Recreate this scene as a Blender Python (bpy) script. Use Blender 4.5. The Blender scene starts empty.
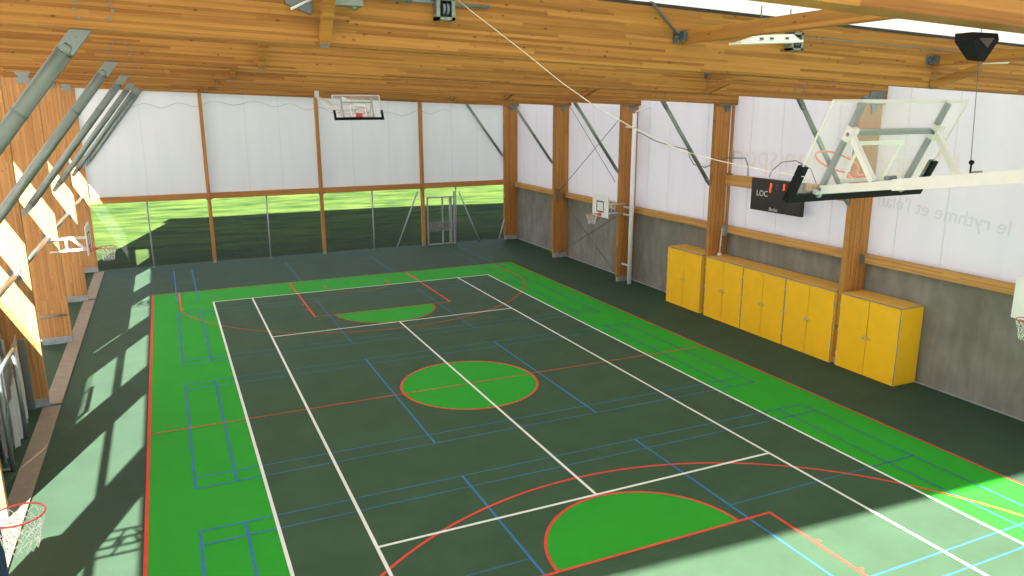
import bpy, bmesh, math, random
from mathutils import Vector, Matrix
random.seed(7)
PI = math.pi
sc = bpy.context.scene
COL = sc.collection

# ---------------------------------------------------------------- materials
def newmat(name):
    m = bpy.data.materials.new(name); m.use_nodes = True
    nt = m.node_tree
    b = nt.nodes['Principled BSDF']
    return m, nt, b
def plain(name, col, rough=.5, metal=0., noise=.08, scale=6., spec=.5):
    m, nt, b = newmat(name)
    b.inputs['Roughness'].default_value = rough; b.inputs['Metallic'].default_value = metal
    b.inputs['Specular IOR Level'].default_value = spec
    if noise > 0:
        tc = nt.nodes.new('ShaderNodeTexCoord'); n = nt.nodes.new('ShaderNodeTexNoise')
        n.inputs['Scale'].default_value = scale; n.inputs['Detail'].default_value = 4
        r = nt.nodes.new('ShaderNodeValToRGB')
        r.color_ramp.elements[0].position = .3; r.color_ramp.elements[1].position = .7
        r.color_ramp.elements[0].color = [c*(1-noise) for c in col]+[1]
        r.color_ramp.elements[1].color = [min(1, c*(1+noise)) for c in col]+[1]
        nt.links.new(tc.outputs['Object'], n.inputs['Vector']); nt.links.new(n.outputs['Fac'], r.inputs['Fac'])
        nt.links.new(r.outputs['Color'], b.inputs['Base Color'])
    else:
        b.inputs['Base Color'].default_value = list(col)+[1]
    return m
def wood(name, cA, cB, along, band, lam=.036, seg=1.6, knots=True, rough=.6):
    """glued laminated timber: lamellas stacked along axis `band`, running along axis `along`"""
    m, nt, b = newmat(name); N = nt.nodes.new; L = nt.links.new
    b.inputs['Roughness'].default_value = rough; b.inputs['Specular IOR Level'].default_value = .25
    tc = N('ShaderNodeTexCoord'); sp = N('ShaderNodeSeparateXYZ'); L(tc.outputs['Object'], sp.inputs[0])
    oi = N('ShaderNodeObjectInfo')
    def math_(op, a, bb=None, v=None):
        n = N('ShaderNodeMath'); n.operation = op
        if isinstance(a, float): n.inputs[0].default_value = a
        else: L(a, n.inputs[0])
        if bb is not None:
            if isinstance(bb, float): n.inputs[1].default_value = bb
            else: L(bb, n.inputs[1])
        return n.outputs[0]
    aa = sp.outputs[along]; bb = sp.outputs[band]
    row = math_('FLOOR', math_('DIVIDE', bb, lam))
    wn = N('ShaderNodeTexWhiteNoise'); wn.noise_dimensions = '2D'
    cmb = N('ShaderNodeCombineXYZ'); L(row, cmb.inputs[0]); L(oi.outputs['Random'], cmb.inputs[1])
    L(cmb.outputs[0], wn.inputs['Vector'])
    off = math_('MULTIPLY', wn.outputs['Value'], 7.3)
    cell = math_('FLOOR', math_('ADD', math_('DIVIDE', aa, seg), off))
    cmb2 = N('ShaderNodeCombineXYZ'); L(row, cmb2.inputs[0]); L(cell, cmb2.inputs[1]); L(oi.outputs['Random'], cmb2.inputs[2])
    wn2 = N('ShaderNodeTexWhiteNoise'); wn2.noise_dimensions = '3D'; L(cmb2.outputs[0], wn2.inputs['Vector'])
    # grain, stretched along the board
    cg = N('ShaderNodeCombineXYZ')
    L(math_('MULTIPLY', aa, 1.2), cg.inputs[0]); L(math_('MULTIPLY', bb, 60.), cg.inputs[1])
    L(math_('MULTIPLY', oi.outputs['Random'], 40.), cg.inputs[2])
    ng = N('ShaderNodeTexNoise'); ng.inputs['Scale'].default_value = 1.5; ng.inputs['Detail'].default_value = 5
    L(cg.outputs[0], ng.inputs['Vector'])
    f = math_('ADD', math_('MULTIPLY', wn2.outputs['Value'], .50), math_('MULTIPLY', ng.outputs['Fac'], .60))
    r = N('ShaderNodeValToRGB'); L(f, r.inputs['Fac'])
    r.color_ramp.elements[0].position = .22; r.color_ramp.elements[1].position = .84
    r.color_ramp.elements[0].color = list(cB)+[1]; r.color_ramp.elements[1].color = list(cA)+[1]
    out = r.outputs['Color']
    if knots:
        ck = N('ShaderNodeCombineXYZ')
        L(math_('MULTIPLY', aa, 4.2), ck.inputs[0]); L(math_('MULTIPLY', bb, 8.5), ck.inputs[1])
        L(math_('MULTIPLY', oi.outputs['Random'], 31.), ck.inputs[2])
        v = N('ShaderNodeTexVoronoi'); v.inputs['Scale'].default_value = 1.; v.inputs['Randomness'].default_value = 1.
        L(ck.outputs[0], v.inputs['Vector'])
        kr = N('ShaderNodeValToRGB'); L(v.outputs['Distance'], kr.inputs['Fac'])
        kr.color_ramp.elements[0].position = .05; kr.color_ramp.elements[1].position = .13
        kr.color_ramp.elements[0].color = (.32, .2, .12, 1); kr.color_ramp.elements[1].color = (1, 1, 1, 1)
        mx = N('ShaderNodeMix'); mx.data_type = 'RGBA'; mx.blend_type = 'MULTIPLY'; mx.inputs[0].default_value = .85
        L(out, mx.inputs[6]); L(kr.outputs['Color'], mx.inputs[7]); out = mx.outputs[2]
    L(out, b.inputs['Base Color'])
    return m
def membrane(name, col, trans, fac=.45, streak=.06):
    m, nt, b = newmat(name); N = nt.nodes.new; L = nt.links.new
    nt.nodes.remove(b)
    d = N('ShaderNodeBsdfDiffuse'); t = N('ShaderNodeBsdfTranslucent'); mx = N('ShaderNodeMixShader')
    tc = N('ShaderNodeTexCoord'); mp = N('ShaderNodeMapping'); mp.inputs['Scale'].default_value = (1.3, 1.3, .18)
    n = N('ShaderNodeTexNoise'); n.inputs['Scale'].default_value = 1.5; n.inputs['Detail'].default_value = 3
    r = N('ShaderNodeValToRGB'); r.color_ramp.elements[0].position = .3; r.color_ramp.elements[1].position = .7
    r.color_ramp.elements[0].color = [c*(1-streak) for c in col]+[1]; r.color_ramp.elements[1].color = list(col)+[1]
    L(tc.outputs['Object'], mp.inputs[0]); L(mp.outputs[0], n.inputs['Vector']); L(n.outputs['Fac'], r.inputs[0])
    L(r.outputs[0], d.inputs['Color']); t.inputs['Color'].default_value = list(trans)+[1]
    mx.inputs[0].default_value = fac
    L(d.outputs[0], mx.inputs[1]); L(t.outputs[0], mx.inputs[2]); L(mx.outputs[0], nt.nodes['Material Output'].inputs[0])
    return m
def veil(name, col, fac, spec=False):
    """thin see-through net / glass sheet"""
    m, nt, b = newmat(name); N = nt.nodes.new; L = nt.links.new
    tr = N('ShaderNodeBsdfTransparent'); mx = N('ShaderNodeMixShader')
    b.inputs['Base Color'].default_value = list(col)+[1]; b.inputs['Roughness'].default_value = .08 if spec else .7
    mx.inputs[0].default_value = fac
    L(tr.outputs[0], mx.inputs[1]); L(b.outputs[0], mx.inputs[2]); L(mx.outputs[0], nt.nodes['Material Output'].inputs[0])
    return m
def floorpaint(name, col, var=.12, rough=.68, spec=.07, scale=1.1):
    m, nt, b = newmat(name); N = nt.nodes.new; L = nt.links.new
    tc = N('ShaderNodeTexCoord')
    n = N('ShaderNodeTexNoise'); n.inputs['Scale'].default_value = scale; n.inputs['Detail'].default_value = 8; n.inputs['Roughness'].default_value = .65
    L(tc.outputs['Object'], n.inputs['Vector'])
    r = N('ShaderNodeValToRGB'); r.color_ramp.elements[0].position = .3; r.color_ramp.elements[1].position = .72
    r.color_ramp.elements[0].color = [c*(1-var) for c in col]+[1]; r.color_ramp.elements[1].color = [c*(1+var) for c in col]+[1]
    L(n.outputs['Fac'], r.inputs[0]); L(r.outputs[0], b.inputs['Base Color'])
    b.inputs['Roughness'].default_value = rough; b.inputs['Specular IOR Level'].default_value = spec
    return m
def glow(name, col, s):
    m, nt, b = newmat(name)
    b.inputs['Base Color'].default_value = (.05, .01, .01, 1)
    b.inputs['Emission Color'].default_value = list(col)+[1]; b.inputs['Emission Strength'].default_value = s
    return m

M = {}
M['beam'] = wood('glulam_beam_pine', (.42, .20, .042), (.19, .072, .012), 0, 2, seg=2.6)
M['purlin'] = wood('glulam_purlin_pine', (.40, .185, .038), (.22, .09, .017), 1, 2)
M['column'] = wood('glulam_column_larch', (.50, .235, .06), (.30, .12, .03), 2, 0, seg=1.9)
M['column_l'] = wood('glulam_column_pale', (.52, .27, .095), (.34, .155, .048), 2, 0, seg=1.9)
M['rail_y'] = wood('glulam_rail_y', (.64, .35, .11), (.42, .205, .058), 1, 2, knots=False)
M['rail_x'] = wood('glulam_rail_x', (.50, .23, .065), (.36, .15, .04), 0, 2, knots=False)
M['post'] = wood('timber_post', (.52, .25, .07), (.36, .15, .04), 2, 0, knots=False)
M['galv'] = plain('galvanised_steel', (.21, .25, .23), .38, .5, .07, 5)
M['galvd'] = plain('galvanised_steel_dull', (.17, .20, .20), .5, .45, .08, 6)
M['zinc'] = plain('zinc_fence_steel', (.34, .37, .36), .5, .1, .08, 8)
M['bolt'] = plain('bolt_steel', (.16, .19, .21), .45, .7, .1, 30)
M['shoe'] = plain('zinc_shoe', (.33, .36, .37), .6, .2, .15, 8)
M['white_steel'] = plain('white_painted_steel', (.62, .62, .59), .4, 0, .04, 8)
M['white_board'] = plain('white_board', (.80, .80, .78), .45, 0, .03, 5)
M['white_plastic'] = plain('white_plastic', (.78, .79, .78), .4, 0, .03, 4)
M['black'] = plain('black_padding', (.007, .007, .008), .75, 0, .1, 10, .15)
M['black_gloss'] = plain('black_glass_panel', (.012, .007, .008), .3, 0, .1, 10)
M['rim'] = plain('red_rim_steel', (.72, .075, .07), .4, 0, .08, 10)
M['rim_orange'] = plain('orange_rim_steel', (.80, .16, .07), .4, 0, .08, 10)
M['net'] = plain('white_net_cord', (.78, .78, .74), .8, 0, .05, 30)
M['wire'] = plain('dark_steel_wire', (.10, .11, .11), .5, .3, .1, 20)
M['cord_grey'] = plain('pale_grey_cord', (.50, .50, .49), .8, 0, 0)
M['cord'] = plain('pale_rope', (.66, .60, .48), .8, 0, .1, 20)
M['yellow'] = plain('yellow_lacquer', (.96, .52, .010), .38, 0, .035, 3)
M['cabtop'] = plain('ochre_board_top', (.74, .40, .065), .55, 0, .08, 5)
M['cabedge'] = plain('grey_board_edge', (.30, .27, .22), .6, 0, .08, 9)
M['chrome'] = plain('brushed_steel', (.62, .60, .56), .3, .8, .05, 20)
M['rubber'] = plain('black_rubber_strip', (.015, .015, .016), .6, 0, .1, 10)
M['kerb'] = floorpaint('concrete_kerb', (.235, .19, .145), .14, .75, .2, 4)
M['joint'] = plain('dark_joint', (.05, .028, .02), .8)
M['grey_tube'] = plain('grey_frame_tube', (.24, .27, .27), .4, .2, .08, 10)
M['padteal'] = plain('grey_plate', (.42, .47, .46), .4, .2, .08, 10)
M['membrane'] = membrane('white_membrane', (.88, .86, .89), (.84, .83, .86), .38)
M['membrane_sun'] = membrane('white_membrane_thin', (.86, .85, .85), (.88, .87, .87), .62)
M['roof'] = membrane('white_roof_membrane', (.84, .835, .80), (.80, .785, .765), .13)
M['glass'] = veil('backboard_glass', (.80, .81, .76), .15, True)
M['mesh'] = veil('wire_mesh_fence', (.40, .44, .40), .03)
M['netveil'] = veil('grey_netting', (.42, .41, .42), .45)
M['netfilm'] = veil('white_netting', (.68, .69, .70), .5)
M['score_red'] = glow('red_digit', (1, .05, .02), 2.6)
M['score_white'] = plain('white_print', (.7, .7, .7), .5, 0, 0)
M['print_grey'] = plain('faint_grey_print', (.72, .73, .74), .9, 0, 0)
M['print_red'] = plain('faint_red_print', (.84, .77, .77), .9, 0, 0)
# floor paints
M['f_base'] = floorpaint('dark_green_coating', (.041, .074, .046))
M['f_court'] = floorpaint('tennis_green_coating', (.048, .088, .050))
M['f_bright'] = floorpaint('bright_green_coating', (.028, .30, .026), .05)
M['f_white'] = floorpaint('white_line_paint', (.72, .72, .68), .06)
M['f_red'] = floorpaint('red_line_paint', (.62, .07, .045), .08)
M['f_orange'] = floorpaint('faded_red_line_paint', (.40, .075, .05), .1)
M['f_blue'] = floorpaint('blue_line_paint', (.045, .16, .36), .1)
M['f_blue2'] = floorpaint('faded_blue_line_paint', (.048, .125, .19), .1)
# concrete wall
def concrete():
    m, nt, b = newmat('cast_concrete'); N = nt.nodes.new; L = nt.links.new
    tc = N('ShaderNodeTexCoord')
    n1 = N('ShaderNodeTexNoise'); n1.inputs['Scale'].default_value = .9; n1.inputs['Detail'].default_value = 9; n1.inputs['Roughness'].default_value = .62
    mp = N('ShaderNodeMapping'); mp.inputs['Scale'].default_value = (1, 2.2, .5)
    n2 = N('ShaderNodeTexNoise'); n2.inputs['Scale'].default_value = 1.4; n2.inputs['Detail'].default_value = 5
    L(tc.outputs['Object'], n1.inputs['Vector']); L(tc.outputs['Object'], mp.inputs[0]); L(mp.outputs[0], n2.inputs['Vector'])
    a = N('ShaderNodeMath'); a.operation = 'ADD'; L(n1.outputs['Fac'], a.inputs[0]); L(n2.outputs['Fac'], a.inputs[1])
    h = N('ShaderNodeMath'); h.operation = 'MULTIPLY'; L(a.outputs[0], h.inputs[0]); h.inputs[1].default_value = .5
    r = N('ShaderNodeValToRGB'); L(h.outputs[0], r.inputs[0])
    r.color_ramp.elements[0].position = .34; r.color_ramp.elements[0].color = (.15, .14, .115, 1)
    r.color_ramp.elements[1].position = .66; r.color_ramp.elements[1].color = (.27, .26, .225, 1)
    e = r.color_ramp.elements.new(.5); e.color = (.205, .195, .168, 1)
    L(r.outputs[0], b.inputs['Base Color']); b.inputs['Roughness'].default_value = .8
    return m
M['concrete'] = concrete()
def grass():
    m, nt, b = newmat('lawn_grass'); N = nt.nodes.new; L = nt.links.new
    tc = N('ShaderNodeTexCoord')
    mp = N('ShaderNodeMapping'); mp.inputs['Scale'].default_value = (.22, 1.0, 1)
    n1 = N('ShaderNodeTexNoise'); n1.inputs['Scale'].default_value = 1.6; n1.inputs['Detail'].default_value = 8; n1.inputs['Roughness'].default_value = .7
    L(tc.outputs['Object'], mp.inputs[0]); L(mp.outputs[0], n1.inputs['Vector'])
    r = N('ShaderNodeValToRGB'); L(n1.outputs['Fac'], r.inputs[0])
    r.color_ramp.elements[0].position = .36; r.color_ramp.elements[0].color = (.014, .046, .008, 1)
    r.color_ramp.elements[1].position = .68; r.color_ramp.elements[1].color = (.105, .15, .030, 1)
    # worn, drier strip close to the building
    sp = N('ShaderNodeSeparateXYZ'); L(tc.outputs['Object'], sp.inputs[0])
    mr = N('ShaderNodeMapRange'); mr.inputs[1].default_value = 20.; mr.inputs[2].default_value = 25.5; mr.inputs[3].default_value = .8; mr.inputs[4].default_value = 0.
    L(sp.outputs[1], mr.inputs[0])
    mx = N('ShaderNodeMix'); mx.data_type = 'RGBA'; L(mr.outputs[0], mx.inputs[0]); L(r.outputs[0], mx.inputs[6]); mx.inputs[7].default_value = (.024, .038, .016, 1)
    L(mx.outputs[2], b.inputs['Base Color']); b.inputs['Roughness'].default_value = .9; b.inputs['Specular IOR Level'].default_value = .1
    return m
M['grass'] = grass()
M['gravel'] = floorpaint('outdoor_gravel', (.33, .29, .26), .2, .9, .1, 5)

# ---------------------------------------------------------------- mesh builder
ORG = {}
class MB:
    def __init__(s): s.v = []; s.f = []; s.mi = []; s.mats = []; s.sm = []; s.cur = 0
    def mat(s, m):
        if m not in s.mats: s.mats.append(m)
        s.cur = s.mats.index(m); return s
    def add(s, vs, fs, smooth=False):
        o = len(s.v); s.v += [Vector(v) for v in vs]
        for f in fs: s.f.append([i+o for i in f]); s.mi.append(s.cur); s.sm.append(smooth)
        return s
    def box(s, x0, x1, y0, y1, z0, z1, T=None, bev=0.):
        if bev > 0:
            bm = bmesh.new(); bmesh.ops.create_cube(bm, size=1)
            for v in bm.verts: v.co = Vector((x0+(v.co.x+.5)*(x1-x0), y0+(v.co.y+.5)*(y1-y0), z0+(v.co.z+.5)*(z1-z0)))
            bmesh.ops.bevel(bm, geom=list(bm.edges), offset=bev, segments=2, affect='EDGES', profile=.5)
            bm.verts.index_update()
            vs = [v.co.copy() for v in bm.verts]; fs = [[v.index for v in f.verts] for f in bm.faces]; bm.free()
        else:
            vs = [Vector((x, y, z)) for z in (z0, z1) for y in (y0, y1) for x in (x0, x1)]
            fs = [(0, 2, 3, 1), (4, 5, 7, 6), (0, 1, 5, 4), (2, 6, 7, 3), (0, 4, 6, 2), (1, 3, 7, 5)]
        if T: vs = [T @ v for v in vs]
        return s.add(vs, fs)
    def bar(s, p, q, w, h, up=(0, 0, 1), ext=0.):
        p = Vector(p); q = Vector(q); d = (q-p).normalized(); up = Vector(up)
        a = d.cross(up); a = a.normalized() if a.length > 1e-6 else Vector((1, 0, 0)); b = a.cross(d)
        p -= d*ext; q += d*ext
        vs = []
        for c in (p, q):
            for i, j in ((-1, -1), (1, -1), (1, 1), (-1, 1)): vs.append(c+a*(i*w/2)+b*(j*h/2))
        return s.add(vs, [(0, 3, 2, 1), (4, 5, 6, 7), (0, 1, 5, 4), (1, 2, 6, 5), (2, 3, 7, 6), (3, 0, 4, 7)])
    def tube(s, pts, r, n=10, r2=None):
        pts = [Vector(p) for p in pts]; vs = []; fs = []; m = len(pts)
        ref = None
        for i, p in enumerate(pts):
            d = (pts[min(i+1, m-1)]-pts[max(i-1, 0)]).normalized()
            if ref is None:
                ref = Vector((0, 0, 1)) if abs(d.z) < .9 else Vector((1, 0, 0))
            a = d.cross(ref).normalized(); b = a.cross(d).normalized(); ref = b
            rr = r if r2 is None else r+(r2-r)*i/(m-1)
            for k in range(n): vs.append(p+(a*math.cos(2*PI*k/n)+b*math.sin(2*PI*k/n))*rr)
        for i in range(m-1):
            for k in range(n): fs.append((i*n+k, i*n+(k+1) % n, (i+1)*n+(k+1) % n, (i+1)*n+k))
        s.add(vs, fs, True)
        o = len(s.v)-len(vs)
        for c in (list(range(n))[::-1], [(m-1)*n+k for k in range(n)]):
            s.f.append([o+i for i in c]); s.mi.append(s.cur); s.sm.append(False)
        return s
    def ring(s, c, R, r, u=(1, 0, 0), v=(0, 1, 0), n=28, k=8):
        c = Vector(c); u = Vector(u).normalized(); v = Vector(v).normalized(); w = u.cross(v)
        vs = []; fs = []
        for i in range(n):
            t = 2*PI*i/n; d = u*math.cos(t)+v*math.sin(t)
            for j in range(k):
                q = 2*PI*j/k; vs.append(c+d*(R+r*math.cos(q))+w*(r*math.sin(q)))
        for i in range(n):
            for j in range(k): fs.append((i*k+j, ((i+1) % n)*k+j, ((i+1) % n)*k+(j+1) % k, i*k+(j+1) % k))
        return s.add(vs, fs, True)
    def prism(s, poly, d):
        """closed polygon (3-D points) extruded by vector d"""
        poly = [Vector(p) for p in poly]; d = Vector(d); n = len(poly)
        return s.add(poly+[p+d for p in poly], [list(range(n))[::-1], list(range(n, 2*n))]+[(i, (i+1) % n, n+(i+1) % n, n+i) for i in range(n)])
    def sphere(s, c, r, n=12, m=8, sc=(1, 1, 1)):
        bm = bmesh.new(); bmesh.ops.create_uvsphere(bm, u_segments=n, v_segments=m, radius=r); bm.verts.index_update()
        vs = [Vector(c)+Vector((v.co.x*sc[0], v.co.y*sc[1], v.co.z*sc[2])) for v in bm.verts]; fs = [[v.index for v in f.verts] for f in bm.faces]; bm.free()
        return s.add(vs, fs, True)
    def build(s, name, mat=None, parent=None, org=None):
        if mat is not None: mats = [mat]; mi = [0]*len(s.f)
        else: mats = s.mats; mi = s.mi
        if parent is not None: o3 = ORG[parent.name]
        elif org is not None: o3 = Vector(org)
        else:
            xs = [v.x for v in s.v]; ys = [v.y for v in s.v]; zs = [v.z for v in s.v]
            o3 = Vector(((min(xs)+max(xs))/2, (min(ys)+max(ys))/2, min(zs)))
        own = o3
        me = bpy.data.meshes.new(name); me.from_pydata([v-own for v in s.v], [], s.f)
        for m in mats: me.materials.append(m)
        for i, p in enumerate(me.polygons): p.material_index = mi[i]; p.use_smooth = s.sm[i]
        bm = bmesh.new(); bm.from_mesh(me); bmesh.ops.recalc_face_normals(bm, faces=bm.faces); bm.to_mesh(me); bm.free()
        me.update()
        o = bpy.data.objects.new(name, me); COL.objects.link(o)
        if parent is not None: o.parent = parent
        else: o.location = own
        ORG[o.name] = own
        return o
def thing(name, label, cat, loc, group=None):
    o = bpy.data.objects.new(name, None); COL.objects.link(o); o.location = loc; o.empty_display_size = .2
    ORG[o.name] = Vector(loc)
    return tag(o, label, cat, group)
def tag(o, label, cat, group=None):
    o['label'] = label; o['category'] = cat
    if group: o['group'] = group
    return o
def struct(o): o['kind'] = 'structure'; return o
def sroot(name, loc=(0, 0, 0)):
    o = bpy.data.objects.new(name, None); COL.objects.link(o); o.location = loc; ORG[o.name] = Vector(loc); o['kind'] = 'structure'; return o
def copy_thing(root, delta, label=None, mirror=None):
    r = root.copy(); COL.objects.link(r); r.location = root.location+Vector(delta)
    ORG[r.name] = ORG[root.name]+Vector(delta)
    if label: r['label'] = label
    for ch in root.children:
        c = ch.copy(); COL.objects.link(c); c.parent = r; ORG[c.name] = ORG[r.name]
        for g in ch.children:
            d = g.copy(); COL.objects.link(d); d.parent = c; ORG[d.name] = ORG[r.name]
    return r
def text_mesh(name, body, size, mat, parent, origin, xdir, ydir, mirrored=False, ext=.002, align='LEFT'):
    cu = bpy.data.curves.new('lettering_curve', 'FONT'); cu.body = body; cu.size = size; cu.extrude = ext; cu.align_x = align
    tmp = bpy.data.objects.new('tmp_text', cu); COL.objects.link(tmp)
    dg = bpy.context.evaluated_depsgraph_get(); me = bpy.data.meshes.new_from_object(tmp.evaluated_get(dg))
    bpy.data.objects.remove(tmp)
    X = Vector(xdir).normalized(); Y = Vector(ydir).normalized(); Z = X.cross(Y)
    o3 = ORG[parent.name]
    for v in me.vertices: v.co = Vector(origin)-o3+X*v.co.x+Y*v.co.y+Z*v.co.z
    me.materials.clear(); me.materials.append(mat)
    o = bpy.data.objects.new(name, me); COL.objects.link(o); o.parent = parent; ORG[o.name] = o3
    return o

# ---------------------------------------------------------------- layout
YS = [-19.42, -14.12, -8.47, -2.80, 2.88, 8.50, 14.15, 19.80]      # frame lines
SL = -.0385
def zb(x): return 7.43+SL*x                                        # underside of the beams
BH = .78                                                          # beam depth
XL0, XL1 = -10.55, -9.72                                          # left columns
XR0, XR1 = 9.76, 10.53                                            # right columns
TH = .14                                                          # column thickness

# ---------------- floor (all markings are paint on the one floor)
fl = MB()
fl.mat(M['f_base']).box(-10.9, 10.56, -22, 20.15, -.12, 0)
def rect(m, x0, x1, y0, y1, z): fl.mat(m).add([(x0, y0, z), (x1, y0, z), (x1, y1, z), (x0, y1, z)], [(0, 1, 2, 3)])
def arc(m, cx, cy, R, w, a0, a1, z, n=64):
    vs = []; fs = []
    for i in range(n+1):
        t = a0+(a1-a0)*i/n
        for r in (R-w/2, R+w/2): vs.append((cx+r*math.cos(t), cy+r*math.sin(t), z))
    for i in range(n): fs.append((2*i, 2*i+1, 2*i+3, 2*i+2))
    fl.mat(m).add(vs, fs)
def disc(m, cx, cy, R, a0, a1, z, n=64):
    fl.mat(m).add([(cx+R*math.cos(a0+(a1-a0)*i/n), cy+R*math.sin(a0+(a1-a0)*i/n), z) for i in range(n+1)], [list(range(n+1))])
rect(M['f_bright'], -7.5, 7.5, -14, 14, .002)
rect(M['f_court'], -5.485, 5.485, -11.885, 11.885, .004)
disc(M['f_bright'], 0, 0, 1.76, 0, 2*PI, .006)
disc(M['f_bright'], 0, 8.22, 1.76, PI, 2*PI, .006)
disc(M['f_bright'], 0, -8.22, 1.76, 0, PI, .006)
# badminton, blue
bw = .045
for k, yc in enumerate((-15.44, -7.72, 0, 7.72, 15.44)):
    zq = .008
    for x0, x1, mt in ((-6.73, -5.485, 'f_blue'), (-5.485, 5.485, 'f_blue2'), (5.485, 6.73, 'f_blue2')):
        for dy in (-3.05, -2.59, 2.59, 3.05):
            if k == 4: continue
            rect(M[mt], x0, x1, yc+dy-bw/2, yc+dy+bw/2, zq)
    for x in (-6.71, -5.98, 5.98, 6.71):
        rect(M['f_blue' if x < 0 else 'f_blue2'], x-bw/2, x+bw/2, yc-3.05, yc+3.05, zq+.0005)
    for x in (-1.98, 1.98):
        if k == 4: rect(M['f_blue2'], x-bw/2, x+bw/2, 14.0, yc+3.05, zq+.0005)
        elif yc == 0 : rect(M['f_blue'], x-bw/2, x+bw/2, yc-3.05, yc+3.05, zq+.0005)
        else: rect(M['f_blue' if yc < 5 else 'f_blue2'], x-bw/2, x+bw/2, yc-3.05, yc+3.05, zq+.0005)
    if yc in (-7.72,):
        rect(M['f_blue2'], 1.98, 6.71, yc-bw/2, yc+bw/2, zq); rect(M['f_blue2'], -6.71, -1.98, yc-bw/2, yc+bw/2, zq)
# basketball, red
rw = .055
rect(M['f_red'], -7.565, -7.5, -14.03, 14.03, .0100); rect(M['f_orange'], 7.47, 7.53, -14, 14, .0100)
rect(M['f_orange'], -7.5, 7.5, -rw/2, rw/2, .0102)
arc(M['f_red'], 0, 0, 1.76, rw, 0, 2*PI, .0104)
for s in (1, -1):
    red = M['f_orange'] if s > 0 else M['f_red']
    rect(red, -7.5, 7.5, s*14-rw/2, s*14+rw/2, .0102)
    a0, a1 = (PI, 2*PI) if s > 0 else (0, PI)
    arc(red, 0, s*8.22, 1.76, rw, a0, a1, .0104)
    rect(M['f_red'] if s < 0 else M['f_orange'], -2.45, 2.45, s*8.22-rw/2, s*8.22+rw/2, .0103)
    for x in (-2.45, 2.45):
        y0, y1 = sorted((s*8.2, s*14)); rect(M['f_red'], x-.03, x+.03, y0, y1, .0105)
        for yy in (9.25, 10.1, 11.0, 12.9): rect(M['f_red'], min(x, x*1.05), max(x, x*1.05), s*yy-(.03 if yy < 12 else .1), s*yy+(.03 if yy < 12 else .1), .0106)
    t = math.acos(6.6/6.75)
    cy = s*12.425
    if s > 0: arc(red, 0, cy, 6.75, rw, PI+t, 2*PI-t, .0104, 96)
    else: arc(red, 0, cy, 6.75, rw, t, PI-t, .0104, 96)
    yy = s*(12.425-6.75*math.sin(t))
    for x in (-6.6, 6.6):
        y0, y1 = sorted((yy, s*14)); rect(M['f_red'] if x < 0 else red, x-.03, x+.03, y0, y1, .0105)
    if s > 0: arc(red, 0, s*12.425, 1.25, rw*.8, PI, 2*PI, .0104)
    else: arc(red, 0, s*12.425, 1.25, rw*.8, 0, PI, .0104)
    for x in (-1.25, 1.25):
        y0, y1 = sorted((s*12.425, s*12.8)); rect(M['f_red'], x-.03, x+.03, y0, y1, .0105)
# tennis, white
ww = .06
for x in (-5.485, 5.485): rect(M['f_white'], x-ww/2, x+ww/2, -11.885, 11.885, .0122)
for x in (-4.115, 4.115): rect(M['f_white'], x-ww/2, x+ww/2, -11.885, 11.885, .0122)
for y in (-11.885, 11.885): rect(M['f_white'], -5.515, 5.515, y-ww/2, y+ww/2, .0124)
for y in (-6.4, 6.4): rect(M['f_white'], -4.115, 4.115, y-ww/2, y+ww/2, .0124)
rect(M['f_white'], -ww/2, ww/2, -6.4, 6.4, .0126)
struct(fl.build('floor', org=(0, 0, 0)))

# kerb along the open left side
k = sroot('trim_1', (-9.66, 0, 0))
for y0, y1 in ((-21.9, -8.55), (-8.40, 2.72), (2.86, 14.05), (14.2, 19.6)):
    MB().box(-9.85, -9.47, y0, y1, 0, .035, bev=.006).build('kerb_slab', M['kerb'], k)
j = MB()
for y in (-8.475, 2.79, 14.125): j.box(-9.84, -9.48, y-.07, y+.07, 0, .012)
j.build('joint', M['joint'], k)

# ---------------- outdoors
def terrain():
    vs = []; fs = []; nx, ny = 40, 30
    for jy in range(ny+1):
        y = 20.16+(jy/ny)**1.5*90
        for ix in range(nx+1):
            x = -45+ix*100/nx
            z = -.03+.066*(y-20.16)+.06*math.sin(x*.31+y*.2)*min(1, (y-20.16)/4)
            vs.append((x, y, z))
    for jy in range(ny):
        for ix in range(nx):
            a = jy*(nx+1)+ix; fs.append((a, a+1, a+nx+2, a+nx+1))
    return vs, fs
vs, fs = terrain()
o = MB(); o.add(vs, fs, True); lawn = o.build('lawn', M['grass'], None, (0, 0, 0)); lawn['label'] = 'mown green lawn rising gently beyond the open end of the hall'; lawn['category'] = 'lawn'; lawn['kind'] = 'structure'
o = MB(); o.box(-45, -10.9, -45, 20.15, -.3, -.04); g = o.build('ground', M['gravel'], None, (0, 0, 0)); struct(g)
o = MB(); o.box(-10.9, 45, -60, -22, -.3, -.04); g = o.build('ground', M['gravel'], None, (0, 0, 0)); struct(g)

# ---------------- roof
rt = sroot('ceiling', (0, 0, 0))
def slab(x0, x1, y0, y1, dz0, dz1, mat, name, parent):
    vs = []
    for dz in (dz0, dz1):
        for y in (y0, y1):
            for x in (x0, x1): vs.append((x, y, zb(x)+dz))
    m = MB(); m.add(vs, [(0, 2, 3, 1), (4, 5, 7, 6), (0, 1, 5, 4), (2, 6, 7, 3), (0, 4, 6, 2), (1, 3, 7, 5)])
    return m.build(name, mat, parent)
for i in range(7):
    m = MB(); m.add([(-10.9, YS[i], zb(-10.9)+BH+.045), (10.9, YS[i], zb(10.9)+BH+.045), (10.9, YS[i+1], zb(10.9)+BH+.045), (-10.9, YS[i+1], zb(-10.9)+BH+.045)], [(0, 1, 2, 3)])
    m.build('membrane', M['roof'], rt)
for y in YS: slab(-10.9, 10.9, y-.11, y+.11, BH, BH+.04, M['rubber'], 'seal_strip', rt)

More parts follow.
